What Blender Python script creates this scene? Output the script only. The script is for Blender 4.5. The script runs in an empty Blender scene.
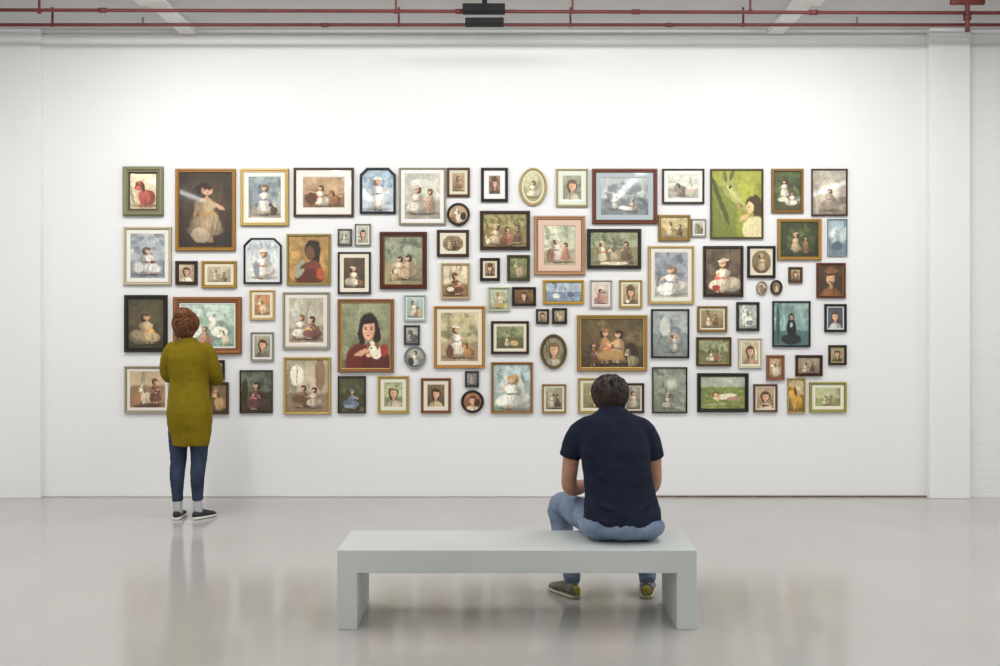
import bpy, bmesh, math, random
import numpy as np
from mathutils import Vector, Matrix, Euler

scene = bpy.context.scene
scene.view_settings.view_transform = 'Standard'
F = 950.0; CAMH = 1.6; HY = 315.0; WALLY = 8.35
S_W = F / WALLY            # picture-plane scale on the gallery wall (px per metre)

def lin(c):
    return c/12.92 if c <= 0.04045 else ((c+0.055)/1.055)**2.4
def hx(h):
    return tuple(int(h[i:i+2],16)/255 for i in (0,2,4))
def hl(h):
    return tuple(lin(v) for v in hx(h))
def col4(h): return (*hl(h),1)

# ------------------------------------------------------------------ materials
def new_mat(name):
    m = bpy.data.materials.new(name); m.use_nodes = True
    nt = m.node_tree
    return m, nt, nt.nodes['Principled BSDF']
def mat(name, c, rough=.6, c2=None, nscale=8, bump=0, bscale=60, metal=0, spec=.5, stretch=(1,1,1), detail=4, bdist=.01, lo=.35, hi=.65):
    m, nt, b = new_mat(name); N=nt.nodes; L=nt.links
    b.inputs['Roughness'].default_value = rough
    b.inputs['Metallic'].default_value = metal
    b.inputs['Specular IOR Level'].default_value = spec
    tc = N.new('ShaderNodeTexCoord'); mp = N.new('ShaderNodeMapping')
    mp.inputs['Scale'].default_value = stretch
    L.new(tc.outputs['Object'], mp.inputs['Vector'])
    no = N.new('ShaderNodeTexNoise'); no.inputs['Scale'].default_value = nscale; no.inputs['Detail'].default_value = detail
    L.new(mp.outputs[0], no.inputs['Vector'])
    r = N.new('ShaderNodeValToRGB')
    r.color_ramp.elements[0].position = lo; r.color_ramp.elements[1].position = hi
    r.color_ramp.elements[0].color = col4(c); r.color_ramp.elements[1].color = col4(c2 or c)
    L.new(no.outputs['Fac'], r.inputs['Fac']); L.new(r.outputs[0], b.inputs['Base Color'])
    if bump:
        n2 = N.new('ShaderNodeTexNoise'); n2.inputs['Scale'].default_value = bscale; n2.inputs['Detail'].default_value = 3
        L.new(mp.outputs[0], n2.inputs['Vector'])
        bp = N.new('ShaderNodeBump'); bp.inputs['Strength'].default_value = bump; bp.inputs['Distance'].default_value = bdist
        L.new(n2.outputs['Fac'], bp.inputs['Height']); L.new(bp.outputs[0], b.inputs['Normal'])
    return m
def attr_mat(name, rough, metal=0, bump=0, bscale=90, coat=0):
    m, nt, b = new_mat(name); N=nt.nodes; L=nt.links
    a = N.new('ShaderNodeAttribute'); a.attribute_name='Col'
    no = N.new('ShaderNodeTexNoise'); no.inputs['Scale'].default_value=bscale
    tc = N.new('ShaderNodeTexCoord'); L.new(tc.outputs['Object'], no.inputs['Vector'])
    mx = N.new('ShaderNodeMix'); mx.data_type='RGBA'; mx.blend_type='MULTIPLY'
    mx.inputs[0].default_value = .4 if bump else .08
    L.new(a.outputs['Color'], mx.inputs[6])
    r = N.new('ShaderNodeValToRGB'); r.color_ramp.elements[0].position=.3; r.color_ramp.elements[1].position=.6
    r.color_ramp.elements[0].color=(.5,.5,.5,1)
    L.new(no.outputs['Fac'], r.inputs[0]); L.new(r.outputs[0], mx.inputs[7])
    L.new(mx.outputs[2], b.inputs['Base Color'])
    b.inputs['Roughness'].default_value=rough; b.inputs['Metallic'].default_value=metal
    b.inputs['Coat Weight'].default_value=coat; b.inputs['Coat Roughness'].default_value=.04
    if bump:
        bp=N.new('ShaderNodeBump'); bp.inputs['Strength'].default_value=bump; bp.inputs['Distance'].default_value=.004
        L.new(no.outputs['Fac'], bp.inputs['Height']); L.new(bp.outputs[0], b.inputs['Normal'])
    return m

M_FRAME = attr_mat('frame_moulding', .4, .1, .25, 120)
M_ART = attr_mat('printed_picture', .5, coat=.6)
M_MAT = attr_mat('mount_board', .6, coat=.6)

def wall_mat(name, c='E8E8E8', brick=False):
    m, nt, b = new_mat(name); N=nt.nodes; L=nt.links
    b.inputs['Roughness'].default_value=.75; b.inputs['Specular IOR Level'].default_value=.25
    tc=N.new('ShaderNodeTexCoord')
    no=N.new('ShaderNodeTexNoise'); no.inputs['Scale'].default_value=1.2; no.inputs['Detail'].default_value=6
    L.new(tc.outputs['Object'], no.inputs['Vector'])
    r=N.new('ShaderNodeValToRGB'); r.color_ramp.elements[0].position=.3; r.color_ramp.elements[1].position=.7
    base=hl(c)
    r.color_ramp.elements[0].color=(*[v*.98 for v in base],1); r.color_ramp.elements[1].color=(*base,1)
    L.new(no.outputs['Fac'], r.inputs[0]); L.new(r.outputs[0], b.inputs['Base Color'])
    bp=N.new('ShaderNodeBump')
    if brick:
        mp=N.new('ShaderNodeMapping'); mp.inputs['Rotation'].default_value=(math.radians(90),0,0)
        L.new(tc.outputs['Object'], mp.inputs['Vector'])
        br=N.new('ShaderNodeTexBrick'); br.inputs['Scale'].default_value=1
        br.inputs['Brick Width'].default_value=.225; br.inputs['Row Height'].default_value=.075
        br.inputs['Mortar Size'].default_value=.006; br.inputs['Mortar Smooth'].default_value=.6
        br.inputs['Color1'].default_value=(1,1,1,1); br.inputs['Color2'].default_value=(.9,.9,.9,1); br.inputs['Mortar'].default_value=(0,0,0,1)
        L.new(mp.outputs[0], br.inputs['Vector']); L.new(br.outputs['Color'], bp.inputs['Height'])
        bp.inputs['Strength'].default_value=.3; bp.inputs['Distance'].default_value=.004
    else:
        n2=N.new('ShaderNodeTexNoise'); n2.inputs['Scale'].default_value=60
        L.new(tc.outputs['Object'], n2.inputs['Vector']); L.new(n2.outputs['Fac'], bp.inputs['Height'])
        bp.inputs['Strength'].default_value=.08; bp.inputs['Distance'].default_value=.003
    L.new(bp.outputs[0], b.inputs['Normal'])
    return m
M_WALL = wall_mat('white_painted_plaster')
M_BRICK = wall_mat('white_painted_brick','E4E4E4',True)
M_CEIL = wall_mat('ceiling_paint','C6C6C5')
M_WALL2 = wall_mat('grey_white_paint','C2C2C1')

def floor_mat():
    m, nt, b = new_mat('polished_grey_floor'); N=nt.nodes; L=nt.links
    tc=N.new('ShaderNodeTexCoord')
    no=N.new('ShaderNodeTexNoise'); no.inputs['Scale'].default_value=.9; no.inputs['Detail'].default_value=8; no.inputs['Roughness'].default_value=.6
    L.new(tc.outputs['Object'], no.inputs['Vector'])
    r=N.new('ShaderNodeValToRGB'); r.color_ramp.elements[0].position=.3; r.color_ramp.elements[1].position=.7
    r.color_ramp.elements[0].color=col4('A8A5A1'); r.color_ramp.elements[1].color=col4('B0ADA9')
    L.new(no.outputs['Fac'], r.inputs[0]); L.new(r.outputs[0], b.inputs['Base Color'])
    n2=N.new('ShaderNodeTexNoise'); n2.inputs['Scale'].default_value=3; n2.inputs['Detail'].default_value=5
    L.new(tc.outputs['Object'], n2.inputs['Vector'])
    mr=N.new('ShaderNodeMapRange'); mr.inputs['To Min'].default_value=.10; mr.inputs['To Max'].default_value=.17
    L.new(n2.outputs['Fac'], mr.inputs['Value']); L.new(mr.outputs[0], b.inputs['Roughness'])
    b.inputs['Specular IOR Level'].default_value=.6
    bp=N.new('ShaderNodeBump'); bp.inputs['Strength'].default_value=.08; bp.inputs['Distance'].default_value=.004
    L.new(n2.outputs['Fac'], bp.inputs['Height']); L.new(bp.outputs[0], b.inputs['Normal'])
    return m
M_FLOOR=floor_mat()

# ------------------------------------------------------------------ helpers
def link(o, parent=None):
    scene.collection.objects.link(o)
    if parent: o.parent=parent
    return o
def obj_from_bm(name, bm, mats, parent=None, smooth=False):
    me=bpy.data.meshes.new(name); bmesh.ops.recalc_face_normals(bm, faces=bm.faces[:]); bm.to_mesh(me); bm.free()
    for m in (mats if isinstance(mats,(list,tuple)) else [mats]): me.materials.append(m)
    if smooth:
        for p in me.polygons: p.use_smooth=True
    return link(bpy.data.objects.new(name, me), parent)
def add_box(bm, x0,x1,y0,y1,z0,z1, mi=0):
    vs=[bm.verts.new(p) for p in [(x0,y0,z0),(x1,y0,z0),(x1,y1,z0),(x0,y1,z0),(x0,y0,z1),(x1,y0,z1),(x1,y1,z1),(x0,y1,z1)]]
    for f in [(0,3,2,1),(4,5,6,7),(0,1,5,4),(1,2,6,5),(2,3,7,6),(3,0,4,7)]:
        fc=bm.faces.new([vs[i] for i in f]); fc.material_index=mi
def box_obj(name,x0,x1,y0,y1,z0,z1,m,parent=None,bev=0):
    bm=bmesh.new(); add_box(bm,x0,x1,y0,y1,z0,z1); o=obj_from_bm(name,bm,m,parent)
    if bev:
        b=o.modifiers.new('bevel','BEVEL'); b.width=bev; b.segments=2
    return o
def empty(name, loc=(0,0,0)):
    e=bpy.data.objects.new(name,None); e.location=loc; e.empty_display_size=.2
    return link(e)

def tube(bm, pts, ref=(1,0,0), n=20, sub=4, cap=True):
    P=np.array([tuple(p) if len(p)==5 else (*p,p[3]) for p in pts],float)
    Q=[]
    m=len(P)
    for i in range(m-1):
        p0=P[max(i-1,0)];p1=P[i];p2=P[i+1];p3=P[min(i+2,m-1)]
        for k in range(sub):
            t=k/sub
            Q.append(.5*((2*p1)+(-p0+p2)*t+(2*p0-5*p1+4*p2-p3)*t*t+(-p0+3*p1-3*p2+p3)*t**3))
    Q.append(P[-1]); Q=np.array(Q)
    tang=[]
    for i in range(len(Q)):
        a=Q[max(i-1,0),:3]; b=Q[min(i+1,len(Q)-1),:3]
        tang.append(Vector(b-a).normalized())
    rings=[]
    def ring(c,T,a,b):
        S=Vector(ref); S=S-S.dot(T)*T
        if S.length<.05: S=Vector((0,1,.01)); S=S-S.dot(T)*T
        S.normalize(); B=T.cross(S)
        return [bm.verts.new(Vector(c)+S*a*math.cos(2*math.pi*j/n)+B*b*math.sin(2*math.pi*j/n)) for j in range(n)]
    if cap:
        r=min(Q[0,3],Q[0,4])
        for th in (80,50,25):
            th=math.radians(th)
            rings.append(ring(Vector(Q[0,:3])-tang[0]*r*math.sin(th),tang[0],Q[0,3]*math.cos(th),Q[0,4]*math.cos(th)))
    for q,T in zip(Q,tang): rings.append(ring(q[:3],T,q[3],q[4]))
    if cap:
        r=min(Q[-1,3],Q[-1,4])
        for th in (25,50,80):
            th=math.radians(th)
            rings.append(ring(Vector(Q[-1,:3])+tang[-1]*r*math.sin(th),tang[-1],Q[-1,3]*math.cos(th),Q[-1,4]*math.cos(th)))
    for a,b in zip(rings[:-1],rings[1:]):
        for j in range(n): bm.faces.new([a[j],a[(j+1)%n],b[(j+1)%n],b[j]])
    bm.faces.new(rings[0][::-1]); bm.faces.new(rings[-1])
def ellip(bm, c, r, M=None, rot=None):
    mm=Matrix.Translation(c)
    if rot: mm=mm@Euler(rot).to_matrix().to_4x4()
    mm=mm@Matrix.Diagonal((*r,1))
    if M is not None: mm=M@mm
    bmesh.ops.create_uvsphere(bm,u_segments=24,v_segments=16,radius=1,matrix=mm)
def fuse(name,bm,m,parent,voxel=.007,smooth=4,disp=None):
    o=obj_from_bm(name,bm,m,parent,smooth=True)
    r=o.modifiers.new('fuse','REMESH'); r.mode='VOXEL'; r.voxel_size=voxel; r.use_smooth_shade=True
    s=o.modifiers.new('soften','SMOOTH'); s.factor=.5; s.iterations=smooth
    if disp:
        for k,(st,sz) in enumerate(disp):
            t=bpy.data.textures.new(name+'_fold%d'%k,'CLOUDS'); t.noise_scale=sz; t.noise_depth=1
            d=o.modifiers.new('folds%d'%k,'DISPLACE'); d.texture=t; d.strength=st; d.mid_level=.5; d.texture_coords='LOCAL'
    return o

# ------------------------------------------------------------------ room shell
RX=7.5; RYB=-4.0; CZ=4.10
box_obj('floor',-RX,RX,RYB,WALLY+.3,-.1,0,M_FLOOR)
box_obj('ceiling',-RX,RX,RYB,WALLY+.3,CZ,CZ+.15,M_CEIL)
XL=(43-500)/S_W; XR=(926-500)/S_W; XR2=(966-500)/S_W; XL0=(2-500)/S_W
box_obj('wall_north',-RX,RX,WALLY,WALLY+.3,0,CZ,M_WALL)
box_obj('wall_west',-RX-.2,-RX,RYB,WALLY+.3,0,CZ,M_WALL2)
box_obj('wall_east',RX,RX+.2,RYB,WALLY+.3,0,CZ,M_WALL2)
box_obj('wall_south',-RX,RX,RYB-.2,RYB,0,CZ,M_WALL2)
box_obj('pilaster_west',XL0,XL,WALLY-.05,WALLY,0,CZ,M_WALL,bev=.004)  # left wall pilaster
box_obj('pilaster_east',XR,XR2,WALLY-.08,WALLY,0,CZ,M_WALL,bev=.006)  # right wall pilaster, standing proud of the plaster
box_obj('brick_wall_east',XR2,RX,WALLY-.02,WALLY,0,CZ,M_BRICK)  # white brick wall beyond the right pilaster
box_obj('brick_wall_west',-RX,XL0,WALLY-.02,WALLY,0,CZ,M_BRICK)  # brick wall continuing past the left pilaster
M_GAP=mat('shadow_gap','5A4A3C',.8,'7A6A5A',20)
M_GAPL=mat('floor_seal','A39F98',.8,'B4B0A8',6)
box_obj('shadow_gap_strip',.9,XR,WALLY-.012,WALLY,0,.014,M_GAP)  # dark strip: shade of the gap at the wall foot put into colour
box_obj('trim_2',XL,.9,WALLY-.012,WALLY,0,.008,M_GAPL)
box_obj('trim_3',XL,XR,WALLY-.03,WALLY,CZ-.03,CZ,M_CEIL,bev=.004)

# ceiling strip lights
M_LAMP=mat('white_enamel','D8D8D5',.4,'E0E0DE')
for X in (-6.3,-2.72,2.40,6.3):
    root=empty('ceiling_strip_light',(X,0,0))
    box_obj('housing',-.07,.07,RYB+.3,8.28,CZ-.05,CZ-.0,M_LAMP,root,bev=.008)
    box_obj('tray',-.12,.12,RYB+.3,7.5,CZ-.062,CZ-.05,M_LAMP,root)
    for i,Y in enumerate((-1.9,1.9,5.5)):
        ld=bpy.data.lights.new('tube_lamp','AREA'); ld.shape='RECTANGLE'; ld.size=.16; ld.size_y=3.2
        ld.energy=(48,54,66)[i]; ld.color=(1,.998,.99)
        lo=bpy.data.objects.new('tube_%d'%i,ld); lo.location=(0,Y,CZ-.075); link(lo,root)
# linear wall washer on a lighting track
track=empty('lighting_track',(0,6.2,CZ))
box_obj('rail',-4.2,4.2,-.02,.02,-.05,0,M_LAMP,track)
for i,x in enumerate((-2.6,0,2.6)):
    box_obj('washer_body_%d'%i,x-1.1,x+1.1,-.06,.04,-.2,-.05,M_LAMP,track,bev=.01)
    ld=bpy.data.lights.new('washer','AREA'); ld.shape='RECTANGLE'; ld.size=2.1; ld.size_y=.12; ld.energy=31 if i==1 else 25; ld.color=(1,.998,.99)
    lo=bpy.data.objects.new('washer_%d'%i,ld); link(lo,track); lo.location=(x,.075,-.17)
    lo.rotation_euler=(math.radians(60),0,0)

# pipes
M_RED=mat('red_pipe_paint','642422',.55,'521C1A',6)
M_DARK=mat('dark_grey_metal','0C0C0D',.7,'121213',10,spec=.2)
M_CON=mat('grey_conduit','6A6866',.5,'7A7876',5)
def pipe_run(name,y,z,r,m,slope=0,hang=(),fl=()):
    root=empty(name,(0,y,z))
    bm=bmesh.new(); tube(bm,[(-RX,0,slope*RX,r),(RX,0,-slope*RX,r)],ref=(0,0,1),cap=False,n=14)
    for x in fl: tube(bm,[(x-.03,0,-slope*x,r*1.45),(x+.03,0,-slope*x,r*1.45)],ref=(0,0,1),cap=False,n=14,sub=1)
    obj_from_bm('pipe',bm,m,root,True)
    bm=bmesh.new()
    for x in hang:
        add_box(bm,x-.008,x+.008,-.005,.005,0,CZ-z)
        tube(bm,[(x-.012,0,0,r*1.3),(x+.012,0,0,r*1.3)],ref=(0,0,1),cap=False,sub=1)
    if hang: obj_from_bm('hangers',bm,m,root)
    return root
hang=[(p-500)/124 for p in (49,398,571,745)]
pipe_run('sprinkler_pipe',7.50,1.6+303.5/F*7.50,.014,M_RED,.003,hang,[h+.5 for h in hang])
pipe_run('sprinkler_pipe',7.72,1.6+290/F*7.72,.012,M_RED,0,hang,[h-.6 for h in hang])
pipe_run('cable_conduit',7.98,1.6+291/F*7.98,.008,M_CON,0,[-3,0,3])
jb=empty('junction_box',(0,7.40,0))
z1=1.6+304/F*7.45; z2=1.6+291/F*7.45
box_obj('upper_box',-.29,.04,-.05,.04,z1-.035,z1+.03,M_DARK,jb,.006)
box_obj('lower_box',-.27,.03,-.05,.04,z2-.03,z2+.022,M_DARK,jb,.006)
box_obj('bracket',-.14,-.10,-.02,.02,z1,CZ,M_DARK,jb)
tp=empty('sprinkler_riser',(3.66,7.44,0))
bm=bmesh.new(); tube(bm,[(0,0,CZ,.018),(0,0,3.83,.018)],cap=False)
tube(bm,[(-.13,0,4.05,.022),(.13,0,4.05,.022)],ref=(0,0,1),cap=False); tube(bm,[(0,0,3.95,.03),(0,0,3.91,.03)],cap=False,sub=1)
tube(bm,[(0,0,3.85,.012),(0,0,3.82,.02)],cap=False,sub=1)
obj_from_bm('riser',bm,M_RED,tp,True)

# ------------------------------------------------------------------ art painter
RES=2.0
class Art:
    def __init__(s,W,H,seed):
        s.W=W;s.H=H;s.rng=np.random.RandomState(seed)
        s.V,s.U=np.meshgrid((np.arange(H)+.5)/H,(np.arange(W)+.5)/W,indexing='ij')
        s.img=np.zeros((H,W,3))
        s.warp=s.fbm(5)-.5; s.warp2=s.fbm(5)-.5
    def noise(s,cell,sx=1,sy=1):
        cx=cell*sx; cy=cell*sy
        gw=int(s.W/cx)+3; gh=int(s.H/cy)+3
        g=s.rng.rand(gh,gw)
        x=s.U*s.W/cx; y=s.V*s.H/cy; xi=x.astype(int); yi=y.astype(int); fx=x-xi; fy=y-yi
        fx=fx*fx*(3-2*fx); fy=fy*fy*(3-2*fy)
        return (g[yi,xi]*(1-fx)+g[yi,xi+1]*fx)*(1-fy)+(g[yi+1,xi]*(1-fx)+g[yi+1,xi+1]*fx)*fy
    def fbm(s,cell): return .5*s.noise(cell*2)+.3*s.noise(cell)+.2*s.noise(max(cell/2,1.2))
    def put(s,a,c): s.img=s.img*(1-a[...,None])+np.array(c)*a[...,None]
    def e(s,cx,cy,rx,ry,c,rot=0,soft=.18,al=1,w=.05):
        if isinstance(c,str): c=hx(c)
        U=s.U+s.warp*w; V=s.V+s.warp2*w
        x=(U-cx)*s.W; y=(V-cy)*s.H; t=math.radians(rot)
        X=x*math.cos(t)+y*math.sin(t); Y=-x*math.sin(t)+y*math.cos(t)
        d=np.sqrt((X/(rx*s.W))**2+(Y/(ry*s.H))**2)
        s.put(np.clip((1-d)/soft+.5,0,1)*al,c)
    def b(s,c1,c2,h=None):
        c1=np.array(hx(c1)); c2=np.array(hx(c2)); r=s.rng; s.c1=c1
        if h is None: t=s.V
        else: t=np.clip((s.V+s.warp*.08-h)/.06+.5,0,1)
        s.img=c1*(1-t[...,None])+c2*t[...,None]
        s.img*= (.84+.36*s.fbm(min(s.W,s.H)*.16))[...,None]
        for i in range(6):
            k=r.choice([.55,.7,.8,1.18,1.3]); cc=np.clip((c1 if r.rand()<.5 else c2)*k,0,1)
            if r.rand()<.5: s.e(r.rand(),r.rand()*.8,.015+.05*r.rand(),.12+.25*r.rand(),cc,r.uniform(-12,12),.5,.55,.12)
            else: s.e(r.rand(),.35+r.rand()*.6,.08+.14*r.rand(),.02+.04*r.rand(),cc,r.uniform(-8,8),.5,.55,.12)
    def t(s,x0,y0,x1,y1,n,size,c,al=.6):
        for i in range(n*3):
            k=.7+.6*s.rng.rand()
            cc=np.clip(np.array(hx(c))*k,0,1)
            z=size*.55
            s.e(x0+(x1-x0)*s.rng.rand(),y0+(y1-y0)*s.rng.rand(),z*(.4+s.rng.rand()),z*(.3+.5*s.rng.rand()),cc,s.rng.rand()*90,.5,al,.15)
    def f(s,dress,hair='3A2418',skin='E0B294'):
        # head-and-shoulders portrait
        d=np.array(hx(dress)); hr=np.array(hx(hair)); sk=np.array(hx(skin)); a=min(1.25,s.H/s.W); fl=1 if s.rng.rand()<.5 else -1
        X=lambda v:.5+fl*(v-.5)
        s.e(.5,1.02,.42,.30,d*.8); s.e(X(.44),1.0,.3,.26,d); s.e(X(.62),.95,.05,.2,d*.6,0,.5,.7)
        s.e(.5,.42,.21*a,.24,hr); s.e(X(.6),.58,.10,.16,hr*.85); s.e(.5,.68,.075,.12,sk*.82)
        s.e(X(.48),.44,.145*a,.18,sk,0,.15,1,.01); s.e(X(.57),.47,.05*a,.14,sk*.8,0,.6,.6,.01)
        s.e(X(.5),.27,.17*a,.07,hr*1.2,fl*-10); s.e(X(.42),.52,.035,.025,np.clip(sk*np.array([1.05,.8,.76]),0,1),0,.8,.6,0)
        for ex in (.43,.54): s.e(X(ex),.435,.025,.014,hr*.5,0,.4,1,0)
        s.e(X(.48),.55,.035,.011,[.62,.28,.24],0,.4,1,0)
        if s.rng.rand()<.4: s.e(X(.5),.2,.26*a,.05,d*1.05,fl*-6); s.e(X(.52),.14,.15*a,.09,d*.9)
    def g(s,x,y,h,dress,hair='3A2418',skin='E4B698',wide=1):
        h=h*1.07
        r=s.rng; k=s.H/s.W*h*wide*1.18; d=np.array(hx(dress)); hr=np.array(hx(hair)); sk=np.array(hx(skin)); fl=1 if r.rand()<.5 else -1
        cl=lambda c:np.clip(c,0,1)
        def q(dx,dy,rx,ry,c,rot=0,al=1,soft=.25,w=.04): s.e(x+fl*dx*k,y-dy*h,rx*k,ry*h,cl(c) ,fl*rot,soft,al,w)
        q(.04,.01,.30,.05,d*.3,al=.45,soft=.8)
        sit=r.rand()<.5
        if sit:
            q(-.10,.05,.03,.075,sk*.8,8); q(-.02,.04,.03,.07,sk*.85,-5); q(-.12,.0,.05,.02,hr*.6); q(-.03,-.005,.05,.02,hr*.6)
            q(.10,.2,.20,.17,d*.68); q(.02,.23,.24,.14,d*.88,-10); q(-.10,.22,.15,.12,d,-20)
            for i in range(7): q(-.16+.05*i,.2+.02*r.rand(),.010,.10,d*r.choice([.68,.78,1.12]),r.uniform(-30,25),.7)
            tb=.46; hd=.70
        else:
            q(-.05,.06,.028,.08,sk*.82); q(.05,.06,.028,.08,sk*.75); q(-.06,.0,.045,.02,hr*.5); q(.05,.0,.045,.02,hr*.5)
            q(0,.2,.19,.1,d*.82); q(0,.28,.16,.17,d*.92); q(-.03,.36,.11,.16,d)
            for i in range(6): q(-.12+.05*i,.25+.03*r.rand(),.009,.13,d*r.choice([.68,.78,1.12]),(i-2.5)*6,.7)
            tb=.56; hd=.81
        q(0,tb,.095,.13,d*.94); q(-.03,tb+.02,.055,.10,d*1.06)
        sash=np.array(hx(r.choice(['B85A50','5A6E9A','8A4A6A','6A7A4A','C08A40','4A2830'])))
        q(0,tb-.1,.09,.020,sash,al=.8)
        q(-.085,tb+.03,.035,.055,d*1.05,15); q(.085,tb+.03,.035,.055,d*.8,-15)
        if r.rand()<.5: q(-.10,tb-.06,.022,.09,sk,35); q(-.04,tb-.12,.075,.018,sk*.95,18); q(.07,tb-.08,.022,.08,sk*.8,-40); q(-.1,tb-.1,.05,.04,cl(sash*1.3))
        else: q(-.15,tb+.0,.02,.09,sk,55); q(.10,tb-.07,.022,.10,sk*.82,-15)
        q(.0,tb+.13,.028,.04,sk*.85)
        q(.022,hd+.015,.085,.088,hr); q(.045,hd-.05,.055,.07,hr*.85)
        q(-.015,hd,.058,.073,sk,-6,w=.01); q(.025,hd-.01,.022,.06,sk*.8,0,.6,.6,.01); q(-.03,hd-.015,.015,.014,cl(sk*np.array([1.05,.82,.78])),0,.7,.8,0)
        q(0,hd+.058,.068,.035,hr*1.15,-14,w=.02)
        if r.rand()<.35: q(.0,hd+.075,.10,.035,d*1.05,-8); q(.01,hd+.095,.06,.04,d*.9,-8)
        q(-.035,hd+.008,.011,.009,hr*.6,w=0,al=.8); q(.008,hd+.008,.011,.009,hr*.6,w=0,al=.8); q(-.018,hd-.042,.014,.006,[.55,.25,.22],w=0,al=.8)
        q(.10,.35*(.8 if sit else 1),.08,.30,d*.25,0,.2,.9)
    def d(s,x,y,h,c):
        k=s.H/s.W*h; d=np.array(hx(c))
        s.e(x+.05*k,y-.02*h,.4*k,.07*h,d*.3,0,.8,.5)
        s.e(x+.1*k,y-.3*h,.28*k,.27*h,d*.75,15); s.e(x-.02*k,y-.33*h,.2*k,.26*h,d,-8); s.e(x-.1*k,y-.13*h,.05*k,.17*h,d*.95); s.e(x+.02*k,y-.13*h,.05*k,.17*h,d*.8)
        s.e(x-.17*k,y-.72*h,.16*k,.17*h,d); s.e(x-.26*k,y-.64*h,.1*k,.08*h,np.clip(d*1.15,0,1)); s.e(x-.06*k,y-.68*h,.06*k,.17*h,d*.5,-12); s.e(x-.28*k,y-.78*h,.03*k,.1*h,d*.55,15)
        s.e(x-.33*k,y-.65*h,.03*k,.03*h,'241A14'); s.e(x-.2*k,y-.75*h,.025*k,.025*h,'241A14')
    def o(s,c,r=.46):
        d=np.sqrt(((s.U-.5)/r)**2+((s.V-.5)/r)**2)
        s.put(np.clip((d-1)/.06+.5,0,1),hx(c))
    def v(s,k):
        d=np.sqrt((s.U-.5)**2+(s.V-.5)**2)*1.4
        s.img=s.img*(1-k*np.clip(d-.3,0,1))[...,None]
    def finish(s):
        n=s.fbm(4); n2=s.noise(1.6); n3=s.noise(2.5,1,2.2)
        L=s.img.mean(axis=2,keepdims=True)
        s.img=s.img*.94+.06*L*np.array([1.07,1.0,.88])
        s.img=s.img*np.array([1.02,1.0,.95])
        s.img=np.clip(s.img*(.82+.16*n+.11*n2+.12*n3)[...,None],0,1)

def outline(shape,w,h,ins):
    a=w/2-ins; b=h/2-ins
    if shape=='r': return [(-a,-b),(a,-b),(a,b),(-a,b)]
    if shape=='c':      # clipped upper corners
        k=.19*w-ins*.42
        return [(-a,-b),(a,-b),(a,b-k),(a-k,b),(-a+k,b),(-a,b-k)]
    return [(a*math.cos(2*math.pi*i/48),b*math.sin(2*math.pi*i/48)) for i in range(48)]
def inside(shape,w,h,ins,x,z):
    a=w/2-ins; b=h/2-ins
    if shape=='r': return abs(x)<=a and abs(z)<=b
    if shape=='c':
        k=.19*w-ins*.42
        return abs(x)<=a and abs(z)<=b and abs(x)+z<=a+b-k
    return (x/a)**2+(z/b)**2<=1

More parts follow.
